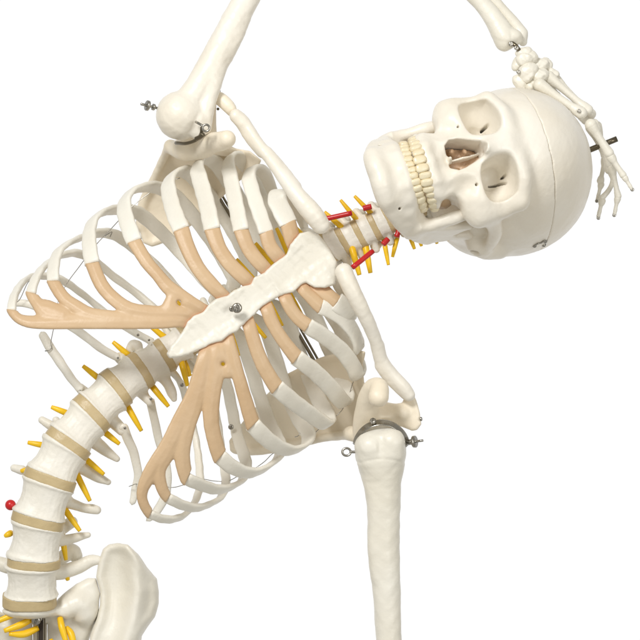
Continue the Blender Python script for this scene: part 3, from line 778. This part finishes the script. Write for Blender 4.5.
def sx(q): return np.stack([np.abs(q[:, 0]), q[:, 1], q[:, 2]], 1)
def vault(q):
    d = ell(q, (0,-10,63), (70,82,79))
    d = smin(d, ell(q, (0,23,56), (58,67,70)), 14)
    d = smin(d, ell(q, (0,-38,28), (56,55,46)), 14)
    d = smin(d, ell(q, (0,10,6), (52,58,28)), 12)
    return d
def cranium(q):
    s = sx(q); x, y, z = s[:, 0], s[:, 1], s[:, 2]
    sv = sx(q-np.array([2.2,0,0], F))
    d = vault(sv)-.8
    d = smax(d, -ell(sv, (74,50,20), (20,30,34)), 12)            # temporal fossa
    # face block
    f = chain(s, [(0,82,33,12),(14,84,34,11),(28,82,35,10.5),(42,73,31,10)], 6)                  # brow
    f = smin(f, chain(s, [(43,71,28,9),(46,66,14,7.5),(47,66,2,8.5),(46,63,-11,10.5)], 6), 8)       # outer rim and cheekbone
    f = smin(f, ell(s, (27,66,-8), (25,20,20)), 8)
    f = smin(f, ell(s, (26,58,12), (26,24,24)), 8)
    f = smin(f, chain(s, [(5,86,26,8),(8,84,10,8),(13,80,-6,8.5),(15,78,-24,11)], 5), 7)          # beside the nose
    f = smin(f, chain(s, [(0,88,28,7),(0,91,16,6.5),(0,96,6,5)], 3), 9)                          # nasal bones
    f = smin(f, chain(s, [(0,72,-43,15),(14,73,-42,14),(23,63,-38,12),(26,52,-34,11)], 6), 9)
    f = smin(f, chain(s, [(0,87,-50,6.5),(15,84,-50,7),(24,73,-47,7),(28,60,-42,7),(29,50,-39,6.5)], 4), 6)
    f = smin(f, chain(s, [(44,63,-8,9.5),(36,64,-16,9.5),(28,64,-26,9)], 6), 8)                     # cheek root
    d = smin(d, f, 9)
    # zygomatic arch
    a = chain(s*np.array([1.35,1,1], F), [(49*1.35,61,-2,9),(53*1.35,50,6,8),(57*1.35,34,11,7),(59*1.35,15,12,6.5),(58*1.35,0,10,8)], 5)
    d = smin(d, a, 5)
    # mastoid and base
    d = smin(d, chain(s, [(54,-18,28,13),(54,-12,14,12.5),(53,-2,1,9.5)], 4), 8)
    d = smin(d, chain(s, [(16,44,-12,12),(17,40,-32,9),(18,37,-52,6)], 3), 5)
    d = smin(d, chain(s, [(0,30,-6,20),(0,5,-14,18),(20,-10,-14,14)], 3), 8)
    d = smin(d, ell(s, (0,-8,-2), (44,44,26)), 8)
    d = smax(d, -ell(s, (27,89,-24), (8,7,10)), 8)               # canine hollow
    d = smax(d, -chain(s, [(36,40,-34,11),(36,62,-36,10.5),(39,78,-38,9)]), 5)     # opening under the cheekbone
    # eye sockets
    sh = sx(q-np.array([2.6,0,0], F)); xh = sh[:, 0]
    o = smin(cap(sh, (29,98,13.5), (27.5,80,13), 20.5, 17.5), cap(sh, (27.5,80,13), (19,58,13), 17.5, 9), 6)
    sq = np.maximum(np.abs((xh-27.6)+.2*(z-13))-19.0, np.abs((z-13)+.16*(xh-27.6))-18.4)
    o = smax(o-1.6, sq, 8)
    d = smax(d, -o, 2.4)
    # eye-socket fissures and canal
    Q2 = np.stack([q[:, 0], q[:, 2], np.zeros_like(z)], 1)
    fis = np.minimum(chain(Q2, [(-20.5,14,0,1.0),(-22.8,22,0,1.6),(-25,26,0,1.1)]), cap(Q2, (-19,25.5,0), (-18.5,27,0), 1.3, 1.2))
    fis = np.minimum(fis, cap(Q2, (26.5,22.5,0), (27.2,26.0,0), 1.5, 1.8))
    d = np.maximum(d, -np.maximum(fis, np.maximum(y-70, 22-y)))
    # nose opening
    NZ = [(0,6),(4.5,4),(8,-5),(12,-17),(12.8,-24),(9,-29.5),(3,-29),(0,-27.5),(-6,-28),(-6,6)]
    n = smax(poly2(xh, z, NZ)-.9, 58-y, 2)
    d = smax(d, -n, 1.5)
    sp = np.maximum(np.maximum(np.abs(q[:, 0]-2.2-1.2*np.sin(z*.12)-.5)-.9, y-76+.35*np.abs(z+12)), np.maximum(-z-31, z-8))
    d = np.minimum(d, sp)
    d = smin(d, chain(s, [(0,80,-28,2.6),(0,89,-29,1.4)]), 3)
    # tooth-root ridges
    ph = np.arctan2(x, y-50)
    d = d-.62*np.cos(ph*17+.5*np.sin(z*.2))*np.exp(-((z+45)/11)**2)*np.exp(-np.maximum(60-y, 0)/12)
    # small foramina
    for c in ((27,92,-10),): d = np.maximum(d, -cap(s, c, (c[0]-2,c[1]-14,c[2]-1), 1.1, 1.1))
    # ear opening, hollow brain case
    d = smax(d, -cap(s, (75,-2,-2), (52,-2,-2), 4, 3.5), 2)
    d = np.maximum(d, -smax(vault(sv)+9, 34-z, 6))
    # sagittal irregularity
    d = d+lump(q, .38, .07)+lump(q, .13, .27, 1)+lump(q, .05, .8, 2)
    return d
def seam(q): return q[:, 2]-(67+.03*q[:, 1]+.0008*q[:, 0]**2)+.25*np.sin(q[:, 0]*.4)
if want('skull'):
    HS = .9
    skull = sk('skull', lambda q: smax(cranium(q), seam(q)+.12, .4), (-76,-98,-62), (76,112,80), HS, 'skull')
    sk('skull_cap', lambda q: smax(cranium(q), .12-seam(q), .4), (-76,-105,52), (76,100,150), 1.2, 'skull', skull)
    def lining(q):
        s = sx(q)
        d = smax(poly2(s[:, 0], q[:, 2], [(0,8),(7,5),(11,-5),(14,-17),(15,-24),(11,-31),(0,-31),(-6,-28),(-6,6)]), np.abs(q[:, 1]-62)-4, 2)
        d = smin(d, cap(s, (8.5,76,-21), (9,58,-20), 2.6, 4), 3); d = smin(d, cap(s, (7,74,-8), (7,58,-7), 2.0, 3.5), 3)
        return d+lump(q, .8, .45)
    sk('nasal_cavity', lining, (-18,52,-36), (18,82,12), .8, 'nasal', skull)
    sk('palate', lambda q: smin(ell(q, (0,46,-33), (29,24,17)), ell(q, (0,32,-36), (22,16,18)), 5)+lump(q, .6, .3), (-30,10,-60), (30,72,-14), 1.2, 'inner', skull)
    # hooks holding the skull cap
    for sgn in (-1,):
        a0 = toW((sgn*66.5, 2, 60)); 
    # mandible
    RAM = [(2,-10),(6,-26),(5,-42),(10,-54),(24,-64),(44,-74),(54,-66),(45,-48),(41,-28),(39,-12),(34,-8),(28,-18),(21,-25),(15,-20),(15,-8),(10,-4),(4,-5)]
    def jaw(q):
        s = sx(q)*np.array([1.07,1,1], F); x, y, z = s[:, 0], s[:, 1], s[:, 2]
        xs = 44+np.clip(z+60, 0, 60)*.10
        d = extr(poly2(y, z, RAM), x-xs, F(3.8), 3)
        cols = [(0,84,-78,-103,6.5),(10,83.5,-78,-103,6.5),(20,78,-78,-101,6.3),(30,67,-76,-95,6),(38,52,-73,-85,6),(43,36,-68,-74,5.5)]
        # a plate standing between an upper and a lower line
        prof = catmull(np.array(cols, float), 26)
        ax_, ay_ = prof[:, 0], prof[:, 1]
        best = np.full(x.shape, 1e9, F); tp = np.zeros_like(x); bt = np.zeros_like(x); rr = np.zeros_like(x)
        for (xa,ya,ta,ba,r1),(xb,yb,tb,bb,r2) in zip(prof[:-1], prof[1:]):
            ex, ey = xb-xa, yb-ya
            t = np.clip(((x-xa)*ex+(y-ya)*ey)/(ex*ex+ey*ey), 0, 1)
            dd = np.hypot(x-xa-ex*t, y-ya-ey*t); m = dd < best
            best = np.where(m, dd, best); tp = np.where(m, ta+(tb-ta)*t, tp); bt = np.where(m, ba+(bb-ba)*t, bt); rr = np.where(m, r1+(r2-r1)*t, rr)
        body = np.hypot(best, np.maximum(np.maximum(z-tp, bt-z), 0))-rr
        d = smin(d, body.astype(F), 8)
        d = smin(d, chain(s, [(0,88,-100,7),(9,87,-101,7),(20,80,-99,6)]), 9)
        d = smin(d, chain(s, [(43,26,-64,6),(44,12,-50,5)]), 7)
        d = smin(d, ell(s, (46,9,-6), (8,5,5)), 4)
        d = smin(d, chain(s, [(42,46,-62,5),(43,48,-46,5.5),(43,52,-30,6),(43,53,-16,4.5)]), 6)
        d = smin(d, chain(s, [(0,85,-76,5),(14,82,-76,5),(23,73,-73,5.2),(28,60,-69,5.7),(33,46,-63,6)]), 6)
        d = np.maximum(d, -cap(s, (32,80,-88), (26,66,-88), 1.4, 1.2))
        ph = np.arctan2(x, y-45)
        d = d-.4*np.cos(ph*19)*np.exp(-((z+79)/6)**2)*np.exp(-np.maximum(60-y, 0)/12)
        return d+lump(q, .3, .09)+lump(q, .14, .3, 1)
    mand = sk('jaw', jaw, (-64,-6,-116), (64,104,4), 1.0, 'skull')
    # teeth: width, crown height; along the dental arch
    def arch(s, R=1.0, y0=0):
        """arc length s from the midline to a point and outward angle"""
        pts = [(0,93),(8,92),(15,88.5),(21,82),(25.5,74),(28.5,65),(30.5,55),(31,46)]
        P = resample(catmull(np.array(pts, float), 60), 60); L = np.r_[0, np.cumsum(np.linalg.norm(np.diff(P, axis=0), axis=1))]
        x = np.interp(s, L, P[:, 0]); y = np.interp(s, L, P[:, 1]); x2 = np.interp(s+.5, L, P[:, 0]); y2 = np.interp(s+.5, L, P[:, 1])
        return x*R, y, math.atan2(y2-y, x2-x)
    def tooth(cx, cy, cz, ang, wd, ht, dp, upper, par):
        ca, sa_ = math.cos(ang), math.sin(ang)
        def f(P):
            q = P-np.array([cx, cy, cz], F)
            a = q[:, 0]*ca+q[:, 1]*sa_; b = -q[:, 0]*sa_+q[:, 1]*ca; c = q[:, 2]*(1 if upper else -1)
            nar = 1+.16*np.clip(c/ht, -1, 1)*-1          # wider at the biting edge
            a = a/(F(wd*.5)*nar); b = b/(F(dp*.5)*(1+.25*np.clip(c/ht, -1, 1))); c = c/F(ht*.5)
            e = 3.3
            r = (np.abs(a)**e+np.abs(b)**e+np.abs(c)**2.9+1e-9)**(1/e)
            return (r-1)*min(wd, dp)*.42
        m = max(wd, ht, dp)*.62+1
        return sk('tooth', f, (cx-m, cy-m, cz-m), (cx+m, cy+m, cz+m), .7, 'tooth', par)
    UW = [7.2,6.0,6.4,5.9,5.8,7.6,7.6,6.8]; LW = [5.0,5.4,5.9,6,6,8,7.8,7]
    for side in (-1, 1):
        s = 0
        for i, wd in enumerate(UW):
            x, y, an = arch(s+wd/2); s += wd*.97
            tooth(side*x, y-.4+random.uniform(-.4, .5), -59.8+random.uniform(-.4, .4)+(.6 if i in (1,) else 0)+(93-y)*.33, side*an+random.uniform(-.16, .16), wd*1.02, (13.6, 12.2, 13.0, 11.6, 11, 10.2, 10, 9)[i]*random.uniform(.93, 1.05), (5,5,6.2,7,7,8.5,8.5,8)[i], True, skull)
        s = 0
        for i, wd in enumerate(LW):
            x, y, an = arch(s+wd/2, .95); s += wd*.97
            tooth(side*x, y-3.2-(.4 if i < 3 else 0), -69.6+random.uniform(-.4, .4)+(93-y)*.33, side*an+random.uniform(-.16, .16), wd*1.02, (10.4,10.2,11,10.4,10,9.6,9.4,9)[i]*random.uniform(.95, 1.05), (4.6,4.8,6,6.8,7,8.5,8.5,8)[i], False, mand)
    # steel rod through the crown of the skull
    tube('skull_rod', [W(575,156,130), W(617,138.8,128)], 3.1, 'rod', label='steel rod sticking out of the crown of the skull')
    tube('skull_rod', [W(556,104,118), W(568,100.5,118)], 1.9, 'rod')
    # hook and eye at the temple
    def surf(px, py, off=0):
        ds = np.linspace(-120, 260, 760); P = np.array([W(px, py, t) for t in ds]).astype(F)
        v = cranium(toL(P)); k = np.argmax(v < 0); return W(px, py, ds[k]-off) if v.min() < 0 else W(px, py, 60)
    screw_at = [surf(534.5, 245.8), surf(545.2, 241.2), surf(543.8, 245)]
    for c in screw_at:
        sdf('screw', (lambda c: lambda P: vlen(P-c.astype(F))-F(2.3))(c), c-3, c+3, .5, 'metal', skull)
    tube('hook', [surf(534, 245.8, 2), surf(538, 243.6, 2.5), surf(541, 243, 2.5), surf(545, 240.6, 2.5), surf(546, 244, 2)], .85, 'metal', skull, n=8)
